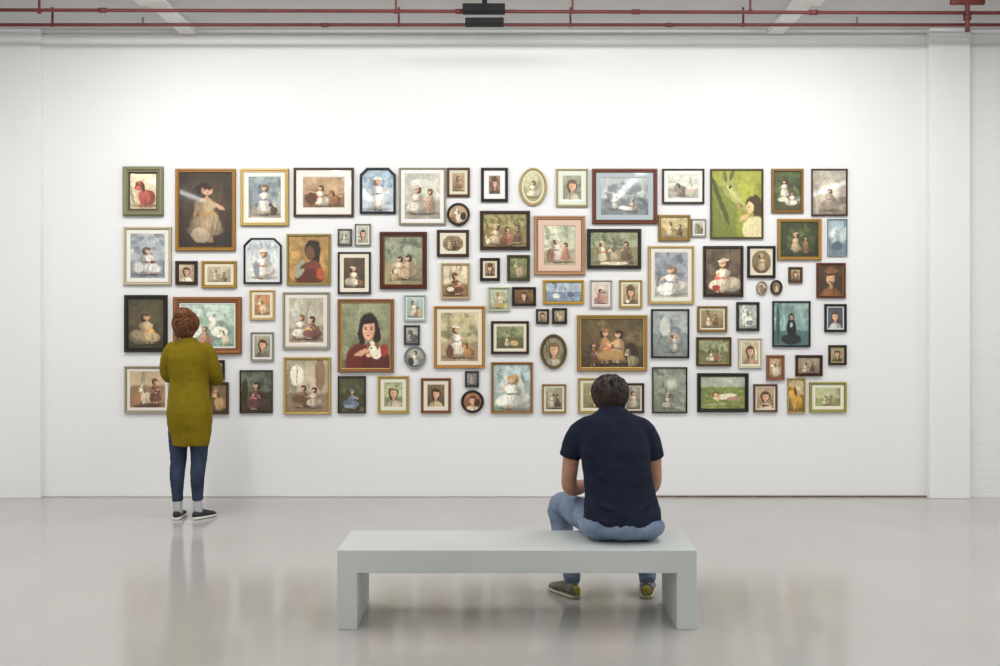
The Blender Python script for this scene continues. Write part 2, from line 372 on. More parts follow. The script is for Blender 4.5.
pic_id=[0]
def picture(x0,y0,x1,y1,shape,fc,fw,mc,mw,ops,name='framed_picture',inner=None):
    pic_id[0]+=1; pid=pic_id[0]
    # variety for the small prints: portraits and animals among the full figures
    gi=[i for i,op in enumerate(ops) if op[0]=='g']
    if len(gi)==1 and x1-x0<42 and len(ops)<=3:
        op=ops[gi[0]]
        if pid%5 in (0,3): ops=ops[:gi[0]]+[('f',op[4],op[5] if len(op)>5 else '4A3020')]+ops[gi[0]+1:]
        elif pid%5==1: ops=ops[:gi[0]]+[('d',.55,.92,.8,op[4])]+ops[gi[0]+1:]
    px=1/S_W
    w=(x1-x0)*px; h=(y1-y0)*px
    cx=((x0+x1)/2-500)*px; cz=CAMH-((y0+y1)/2-HY)*px
    fwm=fw*px; mwm=mw*px; dep=.018+.0035*fw
    verts=[];faces=[];mi=[];cols=[]
    fcv=np.array(hl(fc))
    def ring_pts(ins,d,c):
        i0=len(verts)
        for (x,z) in outline(shape,w,h,ins): verts.append((x,-d,z)); cols.append(tuple(np.clip(c,0,1)))
        return i0
    n=len(outline(shape,w,h,0))
    def bridge(a,b,m):
        for j in range(n): faces.append((a+j,a+(j+1)%n,b+(j+1)%n,b+j)); mi.append(m)
    inn=np.array(hl(inner)) if inner else fcv*.6
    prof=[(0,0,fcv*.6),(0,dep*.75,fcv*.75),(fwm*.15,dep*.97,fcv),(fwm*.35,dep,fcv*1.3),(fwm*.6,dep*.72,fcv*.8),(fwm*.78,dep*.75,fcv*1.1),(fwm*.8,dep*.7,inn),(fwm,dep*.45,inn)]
    prev=None
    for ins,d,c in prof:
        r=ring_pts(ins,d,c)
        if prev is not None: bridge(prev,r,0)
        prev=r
    ain=fwm
    if mc:
        mv=np.array(hl(mc))
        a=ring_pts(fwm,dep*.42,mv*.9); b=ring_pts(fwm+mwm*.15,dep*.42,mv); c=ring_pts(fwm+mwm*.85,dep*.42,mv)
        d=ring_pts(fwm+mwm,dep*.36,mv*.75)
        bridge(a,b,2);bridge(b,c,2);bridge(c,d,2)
        ain=fwm+mwm
    # picture sheet
    pw=w-2*ain+.004; ph=h-2*ain+.004
    W=max(8,int(pw/px*RES)); H=max(8,int(ph/px*RES))
    A=Art(W,H,pid*7+3)
    for op in ops: getattr(A,op[0])(*op[1:])
    A.finish()
    lo=np.where(A.img<=.04045,A.img/12.92,((A.img+.055)/1.055)**2.4)
    base=len(verts)
    for j in range(H):
        z=ph/2-ph*j/(H-1)
        for i in range(W):
            verts.append((-pw/2+pw*i/(W-1),-dep*.33,z)); cols.append(tuple(lo[j,i]))
    for j in range(H-1):
        zc=ph/2-ph*(j+.5)/(H-1)
        for i in range(W-1):
            xc=-pw/2+pw*(i+.5)/(W-1)
            if shape!='r' and not inside(shape,w,h,ain*.75,xc,zc): continue
            q=base+j*W+i; faces.append((q,q+W,q+W+1,q+1)); mi.append(1)
    me=bpy.data.meshes.new(name); me.from_pydata(verts,[],faces)
    for m in (M_FRAME,M_ART,M_MAT): me.materials.append(m)
    me.polygons.foreach_set('material_index',mi)
    ca=me.color_attributes.new('Col','FLOAT_COLOR','POINT')
    ca.data.foreach_set('color',np.hstack([np.array(cols),np.ones((len(cols),1))]).astype(np.float32).ravel())
    me.update()
    bm=bmesh.new(); bm.from_mesh(me)
    bmesh.ops.recalc_face_normals(bm,faces=bm.faces[:]); bm.to_mesh(me); bm.free()
    o=bpy.data.objects.new(name,me); o.location=(cx,WALLY-.001,cz)
    link(o)
    return o

P=picture
P(124,167,164,216,'r','7C7C5C',7,None,0,[('b','E4DAC2','C8B89C'),('g',.5,.93,.8,'B65B4C')],inner='3F3A28')
P(176,169,236,251,'r','A07434',4,None,0,[('b','5A4430','3E2C1E'),('t',.0,.0,1,.5,14,.18,'4A4430'),('g',.5,.95,.82,'B09A7C','2E1C12','E0B090',1.25),('e',.4,.84,.18,.10,'C8B49C'),('v',.7)])
P(241,169,289,226,'r','C4A660',4,'ECE8DC',4,[('b','8C98A4','A09C90',.7),('t',0,0,1,.6,8,.2,'6E7C88'),('g',.5,.92,.75,'E6E6E8','6A5040'),('d',.75,.9,.3,'5A4A3C')],inner='EDE6CF')
P(294,168,354,217,'r','4A3226',2.5,'E8E3D8',7,[('b','B99C7C','8A6850',.55),('g',.42,.95,.8,'F0E4D6','5A3520'),('d',.75,.92,.55,'9A6A48'),('e',.2,.7,.14,.2,'5E3C28')])
P(360,168,396,214,'c','20262E',2.5,None,0,[('b','9FB6CE','C4D2E0'),('t',0,0,1,.4,8,.2,'8FA8C4'),('g',.5,.95,.78,'EDF0F4','8A6A50'),('v',.1)])
P(399,168,446,225,'r','9C947C',2,'E9E7E2',4,[('b','BDBEBA','9F9C94',.6),('e',.45,.2,.3,.08,'DADCDC'),('g',.35,.88,.7,'D8D4CC','5A4A40'),('g',.7,.88,.55,'B89C8C','5A4A40')])
P(447,168,470,197,'r','5A3E2A',2.5,'DDD2B8',3,[('b','B8A080','8A7258'),('g',.5,.95,.8,'8A6A50')])
P(481,168,508,202,'r','1E1B1A',3,'EDEBE6',5,[('b','9A8268','6A5642'),('g',.5,.95,.8,'5A4838')])
P(519,168,547,206,'e','B4A068',2.5,'E0D8B8',2,[('b','C6C6A8','8C8C68'),('g',.5,.85,.65,'E4E0CC','5A4A38')])
P(556,169,588,207,'r','B0A070',2,'DCE2D2',5,[('b','A2A294','7C7C70'),('g',.5,.9,.75,'C8C4B8','5A4A40')])
P(592,169,657,224,'r','6E3E28',4,'AEB8BC',5,[('b','B0BAC0','7E8890',.55),('e',.5,.3,.35,.16,'7A848A'),('t',0,.1,1,.55,8,.16,'8E9AA0'),('t',0,.55,1,1,14,.12,'6A7680'),('g',.3,.85,.4,'D0D4D4'),('g',.65,.9,.4,'C6C0B8'),('e',.5,.8,.12,.06,'E0E4E4')])
P(662,169,704,204,'r','3A2A20',2,'EAE8E0',4,[('b','D0D4D0','A8A8A2',.6),('e',.4,.6,.2,.16,'8A8078'),('e',.65,.7,.2,.1,'C8B8A8'),('d',.4,.9,.6,'8A8078')])
P(710,169,763,239,'r','5E5230',2,None,0,[('b','A2A83E','7C862C'),('t',0,0,1,1,10,.18,'969E3C'),('e',.22,.78,.24,.42,'747E36',-18),('e',.26,.52,.17,.34,'7E883C',-28),('e',.17,.45,.05,.38,'4E5424',-20),('e',.38,.27,.155,.20,'9CA458',-35),('e',.50,.42,.085,.19,'AEB46C',-38),('e',.46,.36,.03,.2,'C4C88C',-38),('e',.27,.09,.04,.09,'6A6C30',-10),('e',.40,.07,.035,.085,'5E602A',15),('e',.57,.54,.07,.06,'A09860',-30),('e',.60,.53,.018,.014,'3A3418'),('e',.37,.25,.028,.018,'1E2010'),('e',.84,.50,.15,.13,'4A3A1E'),('e',.92,.62,.09,.16,'4A3A1E'),('e',.77,.55,.075,.09,'E0C094'),('e',.74,.54,.012,.008,'3A2818'),('e',.73,.59,.02,.006,'A05840'),('e',.85,.88,.24,.2,'DCD4A8'),('e',.66,.70,.13,.03,'D8B488',-40)])
P(771,169,803,213,'r','8E6834',3,None,0,[('b','3E4A34','4A4A2C'),('t',0,0,1,1,12,.2,'58663C'),('g',.4,.7,.5,'E8E8E0'),('g',.65,.9,.45,'E4E2DA'),('e',.35,.72,.2,.06,'DDD8CC')])
P(811,169,847,216,'r','4E3A2E',1.6,None,0,[('b','B0ACA6','827A72'),('e',.5,.5,.3,.25,'DCDAD4',0,.6),('t',0,.6,1,1,8,.2,'8E8478'),('g',.5,.9,.5,'B8A89C')])
P(447,203,470,226,'e','2A211C',2.5,None,0,[('b','C8B090','8A6848'),('g',.5,.95,.8,'E8E0D4'),('e',.75,.6,.15,.2,'3A2820')],name='decorative_plate')
P(480,211,530,250,'r','3A2A1E',3.5,None,0,[('b','A89E6C','86764C',.4),('t',0,0,1,.4,8,.15,'6E7048'),('g',.3,.92,.7,'D0C09E'),('g',.55,.95,.65,'9A6648'),('g',.78,.92,.6,'6A5A4C'),('d',.12,.92,.3,'E0D8C8')])
P(534,216,585,275,'r','B08660',4,'DCBCA8',6,[('b','C6CAB8','A8A08C',.6),('t',0,0,1,.5,10,.16,'98A48C'),('g',.4,.92,.6,'E4D8D0'),('g',.68,.92,.5,'C08878'),('e',.2,.75,.12,.16,'8C6850')])
P(587,229,641,269,'r','2A2420',3.5,None,0,[('b','989C84','7A765A',.45),('t',0,0,1,.4,8,.15,'626C52'),('g',.25,.92,.65,'E0D4BC'),('d',.5,.9,.55,'B8A890'),('g',.75,.92,.65,'7A6050'),('e',.5,.92,.3,.05,'DCD4C0')])
P(658,215,690,241,'r','9A7838',2.6,None,0,[('b','C0B48C','948458',.5),('g',.35,.92,.7,'D8CCB0'),('g',.7,.92,.6,'6E5A44')])
P(691,219,706,237,'r','A09A88',1.6,'E2E0D6',1.5,[('b','C0C0B0','9A9A88'),('g',.5,.95,.8,'8A8070')])
P(777,219,821,260,'r','A88238',3.5,None,0,[('b','46522E','3A4022'),('t',0,0,1,1,14,.16,'58643A'),('g',.4,.9,.6,'C8B894'),('g',.65,.9,.5,'8C6A44'),('v',.6)])
P(827,219,847,256,'r','9AA4A8',1.2,None,0,[('b','9EB4C4','6E8496',.5),('t',0,.2,1,.6,6,.25,'C4D0D8'),('e',.5,.75,.3,.12,'54687A')])
P(124,227,172,285,'r','C6B898',3,'E8E6DC',4,[('b','AEB6C0','8490A0',.6),('t',0,0,1,.5,8,.2,'8A96A4'),('g',.5,.92,.72,'D4D8E0','5A4A44','D8B8A4',1.3),('e',.25,.75,.14,.12,'C8C8D0')])
P(176,261,198,285,'r','3E2418',3.5,None,0,[('b','C8BCA4','9A8A70'),('g',.5,.95,.8,'EDE8DC')])
P(202,261,237,288,'r','AA8838',3,'E8DEC4',3,[('b','C0B8A0','9A9078'),('g',.35,.92,.7,'D8D0C0'),('g',.68,.92,.65,'8A7868')])
P(244,238,282,284,'c','22201F',2,'DCE0E4',1.5,[('b','CAD4DE','DEE2E2'),('t',0,0,1,.4,6,.2,'B0C0D0'),('g',.5,.93,.82,'F4F4F4','9A7A5C'),('e',.3,.7,.1,.2,'8A9AB0')])
P(287,234,331,285,'r','9E8C4C',2.4,None,0,[('b','AA8854','946C38'),('t',0,0,1,1,10,.25,'BA945A'),('e',.6,.30,.2,.22,'2A1C14'),('e',.66,.5,.12,.2,'2A1C14'),('e',.53,.36,.11,.15,'6E4C30'),('e',.50,.35,.02,.015,'1A100C'),('e',.6,.72,.22,.2,'7E3A28'),('e',.5,.9,.34,.2,'5A2C20'),('e',.28,.7,.12,.2,'9A9E8C',20),('e',.42,.62,.16,.04,'5E4028',-35),('e',.78,.8,.09,.13,'B05028')])
P(338,229,352,246,'r','5E5040',1.6,None,0,[('b','A8B0AC','80807A'),('g',.5,.95,.8,'C8C8C0')])
P(355,224,371,246,'r','8A8474',1.5,'DEDAD0',1.6,[('b','B8BCB8','90908A'),('g',.5,.95,.85,'A0988C')])
P(338,252,371,294,'r','33241C',2,'E6DEC8',4,[('b','5A4A3C','46382C'),('g',.45,.95,.75,'F0E4D0'),('d',.78,.95,.4,'8A6A4A'),('v',.1)])
P(380,232,427,289,'r','4E2218',5,None,0,[('b','98A08E','9A9274',.5),('t',0,0,1,.5,10,.18,'788270'),('g',.4,.88,.55,'E0D4C0'),('g',.62,.9,.6,'C0AC90'),('d',.25,.92,.28,'C8A880')],inner='8A6A3A')
P(437,230,469,257,'r','45291C',3,'E4DCC8',3,[('b','9A8A70','6E5C44'),('g',.35,.9,.7,'C8B898'),('g',.65,.9,.65,'5A4434'),('o','E4DCC8',.5)])
P(441,263,470,299,'r','C0AC80',2.4,None,0,[('b','D0C4AC','8A6E50',.6),('g',.5,.95,.8,'6E4A34'),('e',.3,.75,.15,.08,'E4DCCC')])
P(480,258,500,281,'r','1F1B1A',3,'E4D8BC',2,[('b','A89878','7A6848'),('g',.5,.95,.85,'5A4838')])
P(507,255,530,281,'r','4A4428',3,None,0,[('b','8A9068','6A6C48'),('g',.5,.95,.7,'B8A888'),('t',0,0,1,.4,6,.2,'6E7850')])
P(648,246,694,304,'r','C0A468',2.6,'E2DECF',4,[('b','969EAC','AEB0B0',.7),('t',0,0,1,.5,10,.2,'828C9C'),('g',.5,.93,.72,'F4F3F0','8A6A4C','E0BFA8',1.35),('e',.35,.9,.2,.05,'E8E8E8')])
P(703,246,743,297,'r','33221B',2.8,None,0,[('b','6A5C4C','4A3A2C',.75),('t',0,0,1,.6,8,.25,'5A4C3E'),('g',.5,.97,.85,'EEE2CE','5A3420','E4B898',1.2),('e',.3,.85,.12,.06,'A83A2A')])
P(747,246,775,278,'r','1E1A19',2.8,'E2D8C0',2,[('b','8A7A60','5E5038'),('g',.5,.9,.75,'C8B490'),('o','E2D8C0',.5)])
P(788,267,802,283,'r','5E4028',2.5,None,0,[('b','B8A888','8A7858'),('g',.5,.95,.8,'6A5848')])
P(756,281,767,295,'e','A89878',1.5,None,0,[('b','D8D4C4','B0A890'),('g',.5,.95,.8,'8A7A68')],name='oval_miniature')
P(770,280,782,295,'e','3A3024',2,None,0,[('b','8A8468','5A5438'),('g',.5,.95,.8,'C8BC98')],name='oval_miniature')
P(816,263,845,298,'r','5E2C1C',3,None,0,[('b','4A3A28','3A2A1C'),('g',.5,.95,.7,'8A5A34'),('t',0,0,1,1,2,.2,'5A4428')],inner='9A7A3A')
P(488,287,510,311,'r','BCC4A8',2,None,0,[('b','C8D0B8','A0A48A'),('g',.5,.95,.8,'D8D4B8','8A6030'),('e',.6,.8,.2,.1,'B89850')])
P(512,287,536,306,'r','2E211A',2.5,None,0,[('b','8A6A48','5A4028'),('g',.5,.95,.85,'6A4A34')])
P(543,280,584,304,'r','C09830',2.6,None,0,[('b','A8B8CC','7A8CA4',.5),('t',0,.3,1,.9,12,.12,'8C9CB8'),('e',.3,.7,.1,.12,'E0E4E8'),('e',.7,.65,.1,.12,'5A6A84')])
P(590,280,612,308,'r','B8B0A8',1.8,'E8DCD8',2,[('b','D0C4BC','A8948A'),('g',.5,.95,.8,'C89890')])
P(619,280,642,308,'r','B0944A',2,'E6DEC4',2,[('b','C4B898','8A7A5A'),('g',.5,.95,.75,'6A5844'),('e',.3,.85,.12,.08,'F0ECE0')])
P(125,295,168,352,'r','221C16',4,None,0,[('b','665C44','4C4030'),('t',0,0,1,.6,10,.2,'5A553A'),('g',.5,.93,.75,'C8B28C','4A3420','D0AC84',1.2),('v',.5)])
P(174,297,242,354,'r','8E5828',6,'E0E2D8',1.5,[('b','BED2D0','84A096',.5),('t',0,.1,1,.5,10,.14,'94B0A0'),('e',.25,.6,.14,.18,'E8ECEA',20),('e',.2,.38,.05,.18,'E0E6E2',25),('e',.72,.65,.16,.13,'F0F0EA'),('e',.6,.45,.05,.16,'E8E8E4',30),('e',.56,.34,.05,.07,'E8E8E4'),('d',.82,.95,.4,'D8D4C8'),('g',.45,.95,.5,'C89888')])
P(250,290,275,320,'r','C8AA64',2,'E8DCC0',3,[('b','C89468','A87448'),('g',.5,.95,.8,'E0C8A8')])
P(283,292,330,349,'r','A89C8A',2.5,'E4DED2',4,[('b','B2AEA2','968474',.65),('g',.35,.92,.65,'EAE6DE','7A5A40'),('g',.65,.92,.6,'8A5A50','3A2820'),('e',.2,.3,.12,.2,'C8CCC8')])
P(251,332,274,361,'r','9A9484',1.8,'E4E2DA',2,[('b','B0B0A4','8A8A80'),('g',.5,.95,.75,'7A7468')])
P(338,299,394,372,'r','8A5C34',4,None,0,[('b','949A82','6A6850'),('t',0,0,1,1,8,.3,'848A70'),('e',.35,.87,.26,.26,'6A241A',15),('e',.72,.92,.28,.22,'5A2018'),('e',.56,.36,.2,.2,'2A1A14'),('e',.42,.5,.08,.14,'2E1C14'),('e',.72,.48,.09,.14,'2A1812'),('e',.56,.41,.125,.165,'E4B294',5,.15,1,.01),('e',.64,.43,.045,.13,'C08868',0,.7,.5,0),('e',.50,.405,.022,.014,'1E120E',0,.3,1,0),('e',.61,.405,.022,.014,'1E120E',0,.3,1,0),('e',.50,.375,.03,.006,'3A2016',0,.3,1,0),('e',.61,.375,.03,.006,'3A2016',0,.3,1,0),('e',.55,.45,.014,.012,'B87860',0,.5,.8,0),('e',.55,.5,.035,.010,'A84038',0,.3,1,0),('e',.56,.27,.15,.055,'2A1A14',-8),('e',.7,.76,.13,.10,'E8E0D4',20),('e',.63,.66,.10,.075,'F2ECE0'),('e',.55,.66,.03,.07,'8A5030',15),('e',.72,.65,.03,.07,'8A5030',-15),('e',.61,.69,.02,.014,'1E120E',0,.3,1,0),('e',.6,.645,.01,.008,'1E120E',0,.3,1,0),('e',.66,.645,.01,.008,'1E120E',0,.3,1,0),('e',.42,.76,.17,.04,'D8A888',-20),('e',.56,.8,.06,.03,'E0B090',10),('e',.88,.72,.08,.1,'A83A30')],inner='C8A460')
P(404,295,426,321,'r','B4C2C0',1.8,'DCE4DC',1.5,[('b','A8C0C0','88A090'),('g',.4,.95,.8,'E4E4D8'),('g',.7,.95,.6,'C8B088')])
P(404,325,420,345,'r','46484C',2.2,None,0,[('b','B8B8B4','8A8A88'),('g',.5,.95,.8,'6A6460')])
P(404,346,426,369,'e','8E949C',2,None,0,[('b','B8B8B4','6A6A6A'),('g',.5,.95,.8,'E4E4E0'),('e',.3,.7,.15,.2,'3A3A3E')],name='decorative_plate')
P(434,306,485,368,'r','B88238',3,'E6DCC4',4,[('b','C0B894','A08C72',.6),('t',0,0,1,.5,8,.18,'949470'),('g',.42,.92,.66,'F4EEE2','6A4428'),('d',.72,.94,.38,'B88A58'),('e',.25,.8,.1,.14,'6A4A34')])
P(491,321,529,354,'r','38241A',2.6,'E4DCC4',3,[('b','8E9470','5C5C3C',.5),('t',0,.1,1,.6,8,.15,'5E6842'),('g',.4,.92,.5,'D8CCB4'),('e',.65,.75,.15,.12,'C8A880')])
P(536,309,549,324,'r','2A2420',2,None,0,[('b','B8AC94','8A7C64'),('g',.5,.95,.85,'7A6A58')])
P(552,308,567,324,'r','2E241C',2.4,None,0,[('b','B0A488','7A6C50'),('g',.5,.95,.85,'C8BCA0')])
P(540,334,567,369,'e','6A5A34',3,None,0,[('b','A8A48C','7A7458'),('f','C8C4B0','6A5438'),('v',.3)],inner='2A2418')
P(577,315,647,371,'r','9E7C40',4,None,0,[('b','6E5E40','54442E'),('t',0,0,1,.5,14,.15,'7A6C4A'),('g',.38,.95,.75,'B88850'),('g',.6,.92,.8,'D0B080'),('e',.5,.75,.25,.10,'B89060'),('g',.2,.98,.5,'7A5030'),('e',.8,.7,.12,.2,'3A2C1C'),('d',.8,.98,.4,'B8A888'),('v',.4)],inner='D0AE64')
P(651,309,689,358,'r','1C1E20',1.8,None,0,[('b','A2AAB0','788286',.5),('t',0,.1,1,.7,12,.16,'8894A0'),('e',.35,.35,.15,.2,'C4CACC'),('e',.6,.6,.2,.1,'A8988C'),('g',.6,.9,.4,'C8C4C0')])
P(697,306,727,332,'r','8A6A34',2.5,'E0D8C0',1.5,[('b','A09878','7A6C4C'),('g',.35,.92,.7,'D8CCB0'),('g',.65,.92,.65,'6E5A44')])
P(736,302,759,331,'r','2C2E30',2.8,None,0,[('b','B8C4C4','98A09C'),('g',.5,.95,.78,'E8ECE8'),('e',.6,.75,.2,.1,'7A8A90')])
P(772,301,810,347,'r','20282A',1.8,None,0,[('b','7EA0A4','4E6E72',.65),('t',0,0,1,.5,8,.2,'94B0B0'),('e',.5,.6,.14,.22,'16201F'),('e',.5,.85,.28,.12,'1E2C2C'),('e',.5,.34,.08,.09,'1E1A18'),('e',.5,.35,.05,.06,'A08878'),('e',.5,.52,.04,.05,'B0B8B4'),('e',.12,.5,.05,.45,'3A5450')])
P(824,304,846,332,'r','18181A',2.5,'D8D8D0',1.2,[('b','4A5A6E','3A4454'),('g',.5,.95,.78,'C8CCD0')])
P(696,337,731,366,'r','4E3820',3,None,0,[('b','98A080','6E7450',.5),('t',0,0,1,.5,8,.16,'5E6C44'),('g',.4,.92,.55,'E0D8C8'),('g',.65,.92,.5,'A87860')],inner='A8884A')
P(738,338,762,368,'r','D0C8AC',2,'E4DEC8',2,[('b','C8C0A4','A09478'),('g',.5,.95,.75,'B89878')])
P(766,355,784,380,'r','8A5A3C',3,None,0,[('b','C8A88C','9A7A5C'),('g',.5,.95,.8,'E0D0BC')])
P(795,355,822,376,'r','3E1E16',2.8,None,0,[('b','A8A08C','7A6C58'),('g',.35,.95,.75,'C8BCA4'),('g',.65,.95,.7,'5A4A3C')])
P(828,345,846,365,'r','2A2622',2.4,'B89C60',1,[('b','A8A084','7A7054'),('g',.5,.95,.75,'5A4C3C')])
P(125,366,171,413,'r','A59C86',2.6,'E4DED0',3,[('b','C0AC90','967658',.4),('d',.45,.9,.6,'D8C8B0'),('g',.72,.9,.7,'7A5040'),('e',.2,.78,.12,.12,'A87858'),('e',.5,.95,.4,.05,'5A3A28')])
P(209,360,225,380,'r','241E1A',2.4,None,0,[('b','8A8A78','5A5A4A'),('g',.5,.95,.8,'B8B0A0')])
P(209,382,229,414,'r','4E3420',2.6,None,0,[('b','8A7454','5A4630'),('g',.5,.95,.75,'C8A070')])
P(240,370,273,413,'r','3A2C20',1.2,None,0,[('b','6A7068','3E3A2C',.5),('t',0,0,1,.5,8,.2,'4C554D'),('g',.5,.95,.8,'6A4848','3A2418','D8B090',.9),('e',.15,.5,.1,.3,'3E3C28')])
P(284,357,331,414,'r','C0A45C',2.8,None,0,[('b','B8B09C','8A7864',.65),('e',.25,.3,.16,.2,'ECECE0'),('e',.25,.3,.01,.2,'8A7A64'),('e',.8,.3,.12,.3,'96785C'),('g',.4,.92,.5,'8A6A50'),('g',.65,.92,.45,'D0C4B0'),('e',.3,.75,.16,.08,'6A4E3A')])
P(338,376,366,413,'r','2C2A1C',1.8,None,0,[('b','4E4E38','36321F'),('t',0,0,1,1,8,.2,'5C5A3C'),('g',.5,.93,.68,'6E84A4','5A3A20'),('e',.4,.84,.2,.05,'8AA0B8')],inner='6A5A30')
P(378,376,409,413,'r','B49848',2.6,'E6E2CC',4,[('b','A8B090','7E8462',.6),('g',.5,.9,.7,'C8C0A8'),('t',0,0,1,.3,5,.2,'8C9A74')])
P(421,378,451,413,'r','8A4E24',2.6,'E8DEC8',4,[('b','7A6A4C','4E3E28'),('f','C8B894')],inner='2A1C12')
P(465,371,479,387,'r','34363A',2,None,0,[('b','8A8E94','6A6C70'),('g',.5,.95,.85,'A8A8AC')])
P(461,390,484,413,'e','2E1C16',2.6,None,0,[('b','B88C64','6A4028'),('g',.45,.98,.85,'E8D8C4'),('e',.75,.55,.16,.2,'4A2418')],name='decorative_plate')
P(491,362,533,413,'r','9A7038',2.6,None,0,[('b','ACC0C8','94A8A8',.6),('t',0,0,1,.5,10,.2,'9CB0B4'),('e',.3,.42,.07,.2,'D4DCDC',20),('e',.72,.42,.07,.2,'D4DCDC',-20),('g',.5,.96,.85,'F4F6F4','B08A5C','E0C0A8',1.35)])
P(542,384,566,413,'r','9A7C40',1.8,'E4DEC8',2,[('b','A8A494','7E7868'),('g',.4,.95,.75,'C8C0AC'),('g',.7,.95,.65,'5A5044')])
P(578,378,612,413,'r','B09044',2.2,'E4DEC4',3,[('b','A8A080','7A7050'),('g',.4,.95,.75,'C8BC94')])
P(622,383,644,413,'r','3A2C24',2.4,'D8D0BC',1.5,[('b','9A9C90','6E6E60'),('g',.5,.95,.75,'C8C4B4')])
P(652,367,687,413,'r','23261F',1.4,None,0,[('b','929C90','727A70',.6),('t',0,.0,1,1,14,.18,'828E82'),('e',.55,.35,.16,.12,'C4CCC0',0,.8),('g',.45,.92,.4,'B8BCB0')])
P(697,373,748,412,'r','1E1A16',3.6,None,0,[('b','A8B4A8','7A8648',.32),('t',0,.4,1,1,16,.12,'8A9450'),('e',.55,.62,.26,.09,'E4DCCC',-8),('e',.34,.55,.08,.09,'6A4428'),('e',.35,.57,.05,.06,'DDB090'),('e',.4,.68,.03,.12,'DDB090',25),('e',.75,.68,.16,.06,'B88C88')])
P(753,384,777,412,'r','6A4A34',2.2,'E0D4C0',1.5,[('b','B8A488','8A7458'),('g',.5,.95,.8,'E0D0B8'),('e',.5,.85,.25,.05,'6A4A3A')])
P(787,378,805,413,'r','B89C54',1.6,None,0,[('b','C8B890','8A7850',.6),('g',.5,.95,.8,'D0A040'),('v',.1)])
P(809,382,846,412,'r','A09844',2.6,'E8E4CC',3.5,[('b','B0B890','8A9464',.55),('g',.4,.92,.6,'D8CCB0'),('g',.65,.92,.5,'A88870')])

# ------------------------------------------------------------------ bench
d0=F*CAMH/315.0      # front face distance
BX0=(337-500)/F*d0; BX1=(697-500)/F*d0; BY0=d0; BY1=d0+.45; BH=.405; TH=.117; LT=.102
M_BENCH=mat('bench_satin_paint','C2C7C4',.42,'C8CCC9',3,bump=.05,bscale=40,bdist=.002)
bm=bmesh.new()
prof=[(BX0,0),(BX0+LT,0),(BX0+LT,BH-TH),(BX1-LT,BH-TH),(BX1-LT,0),(BX1,0),(BX1,BH),(BX0,BH)]
f=[bm.verts.new((x,BY0,z)) for x,z in prof]; g=[bm.verts.new((x,BY1,z)) for x,z in prof]
bm.faces.new(f); bm.faces.new(g[::-1])
for i in range(8): bm.faces.new([f[i],f[(i+1)%8],g[(i+1)%8],g[i]])
o=obj_from_bm('gallery_bench',bm,M_BENCH); b=o.modifiers.new('bevel','BEVEL'); b.width=.004; b.segments=3

# ------------------------------------------------------------------ people
M_SKIN=mat('skin','A87860',.55,'B98A72',14,bump=.1,bscale=120,bdist=.001)
M_LIP=mat('lips','A05850',.5)
M_EYE=mat('eye_white','E8E4DE',.2); M_IRIS=mat('iris','3A2A1C',.2)

def hand(bm,Wp,d,nrm,side,curl=.5,k=1.0):
    Wp=Vector(Wp); d=Vector(d).normalized(); nrm=Vector(nrm); nrm=(nrm-nrm.dot(d)*d).normalized(); s=d.cross(nrm)*side
    tube(bm,[(*(Wp-d*.02),.026*k,.02*k),(*(Wp+d*.02*k),.03*k,.018*k),(*(Wp+d*.06*k),.041*k,.015*k),(*(Wp+d*.09*k),.04*k,.013*k)],ref=tuple(s),n=16,sub=3)
    for off,L in ((.031,.072),(.0105,.082),(-.0105,.077),(-.031,.06)):
        p=Wp+d*.085*k+s*off*k; ang=curl*.4; pts=[(*(p-d*.02*k),.0088*k)]
        for j,fr in enumerate((.45,.3,.25)):
            pts.append((*p,(.0088-.0009*j)*k))
            dd=d*math.cos(ang)+nrm*math.sin(ang); p=p+dd*L*fr*k; ang+=curl
        pts.append((*p,.0062*k)); tube(bm,pts,ref=tuple(s),n=10,sub=2)
    p=Wp+d*.022*k+s*.026*k
    q=p+(d*.6+s*.65+nrm*.25).normalized()*.045*k; r=q+(d*.85+s*.2+nrm*.35).normalized()*.032*k; t=r+(d*.9+nrm*.5).normalized()*.024*k
    tube(bm,[(*p,.014*k),(*q,.0115*k),(*r,.0095*k),(*t,.0075*k)],ref=tuple(nrm),n=10,sub=2)

def head(root,M,k=1.0):
    bm=bmesh.new()
    ellip(bm,(0,-.012,.022),(.074,.094,.092),M); ellip(bm,(0,.03,-.04),(.058,.058,.066),M); ellip(bm,(0,.062,-.092),(.026,.022,.02),M)
    ellip(bm,(0,.074,.034),(.048,.018,.012),M); ellip(bm,(.034,.062,-.022),(.024,.022,.022),M); ellip(bm,(-.034,.062,-.022),(.024,.022,.022),M)
    pts=[(0,.088,.022,.008),(0,.102,-.002,.010),(0,.110,-.02,.013)]
    pts=[(*(M@Vector(p[:3])),p[3]) for p in pts]; tube(bm,pts,n=10)
    ellip(bm,(.011,.097,-.022),(.009,.01,.007),M); ellip(bm,(-.011,.097,-.022),(.009,.01,.007),M)
    ellip(bm,(0,.085,-.056),(.024,.01,.011),M)
    for s in (1,-1):
        ellip(bm,(s*.080,-.004,-.006),(.011,.019,.032),M,rot=(0.15,0,s*.35)); ellip(bm,(s*.077,.002,-.032),(.007,.009,.01),M)
    fuse('head',bm,M_SKIN,root,.0045,3)
    bm=bmesh.new(); ellip(bm,(0,.093,-.052),(.022,.006,.0042),M); ellip(bm,(0,.092,-.06),(.019,.007,.005),M); obj_from_bm('lips',bm,M_LIP,root,True)
    bm=bmesh.new(); [ellip(bm,(s*.031,.077,.012),(.012,.012,.010),M) for s in (1,-1)]; obj_from_bm('eyes',bm,M_EYE,root,True)
    bm=bmesh.new(); [ellip(bm,(s*.031,.0865,.012),(.005,.004,.005),M) for s in (1,-1)]; obj_from_bm('irises',bm,M_IRIS,root,True)

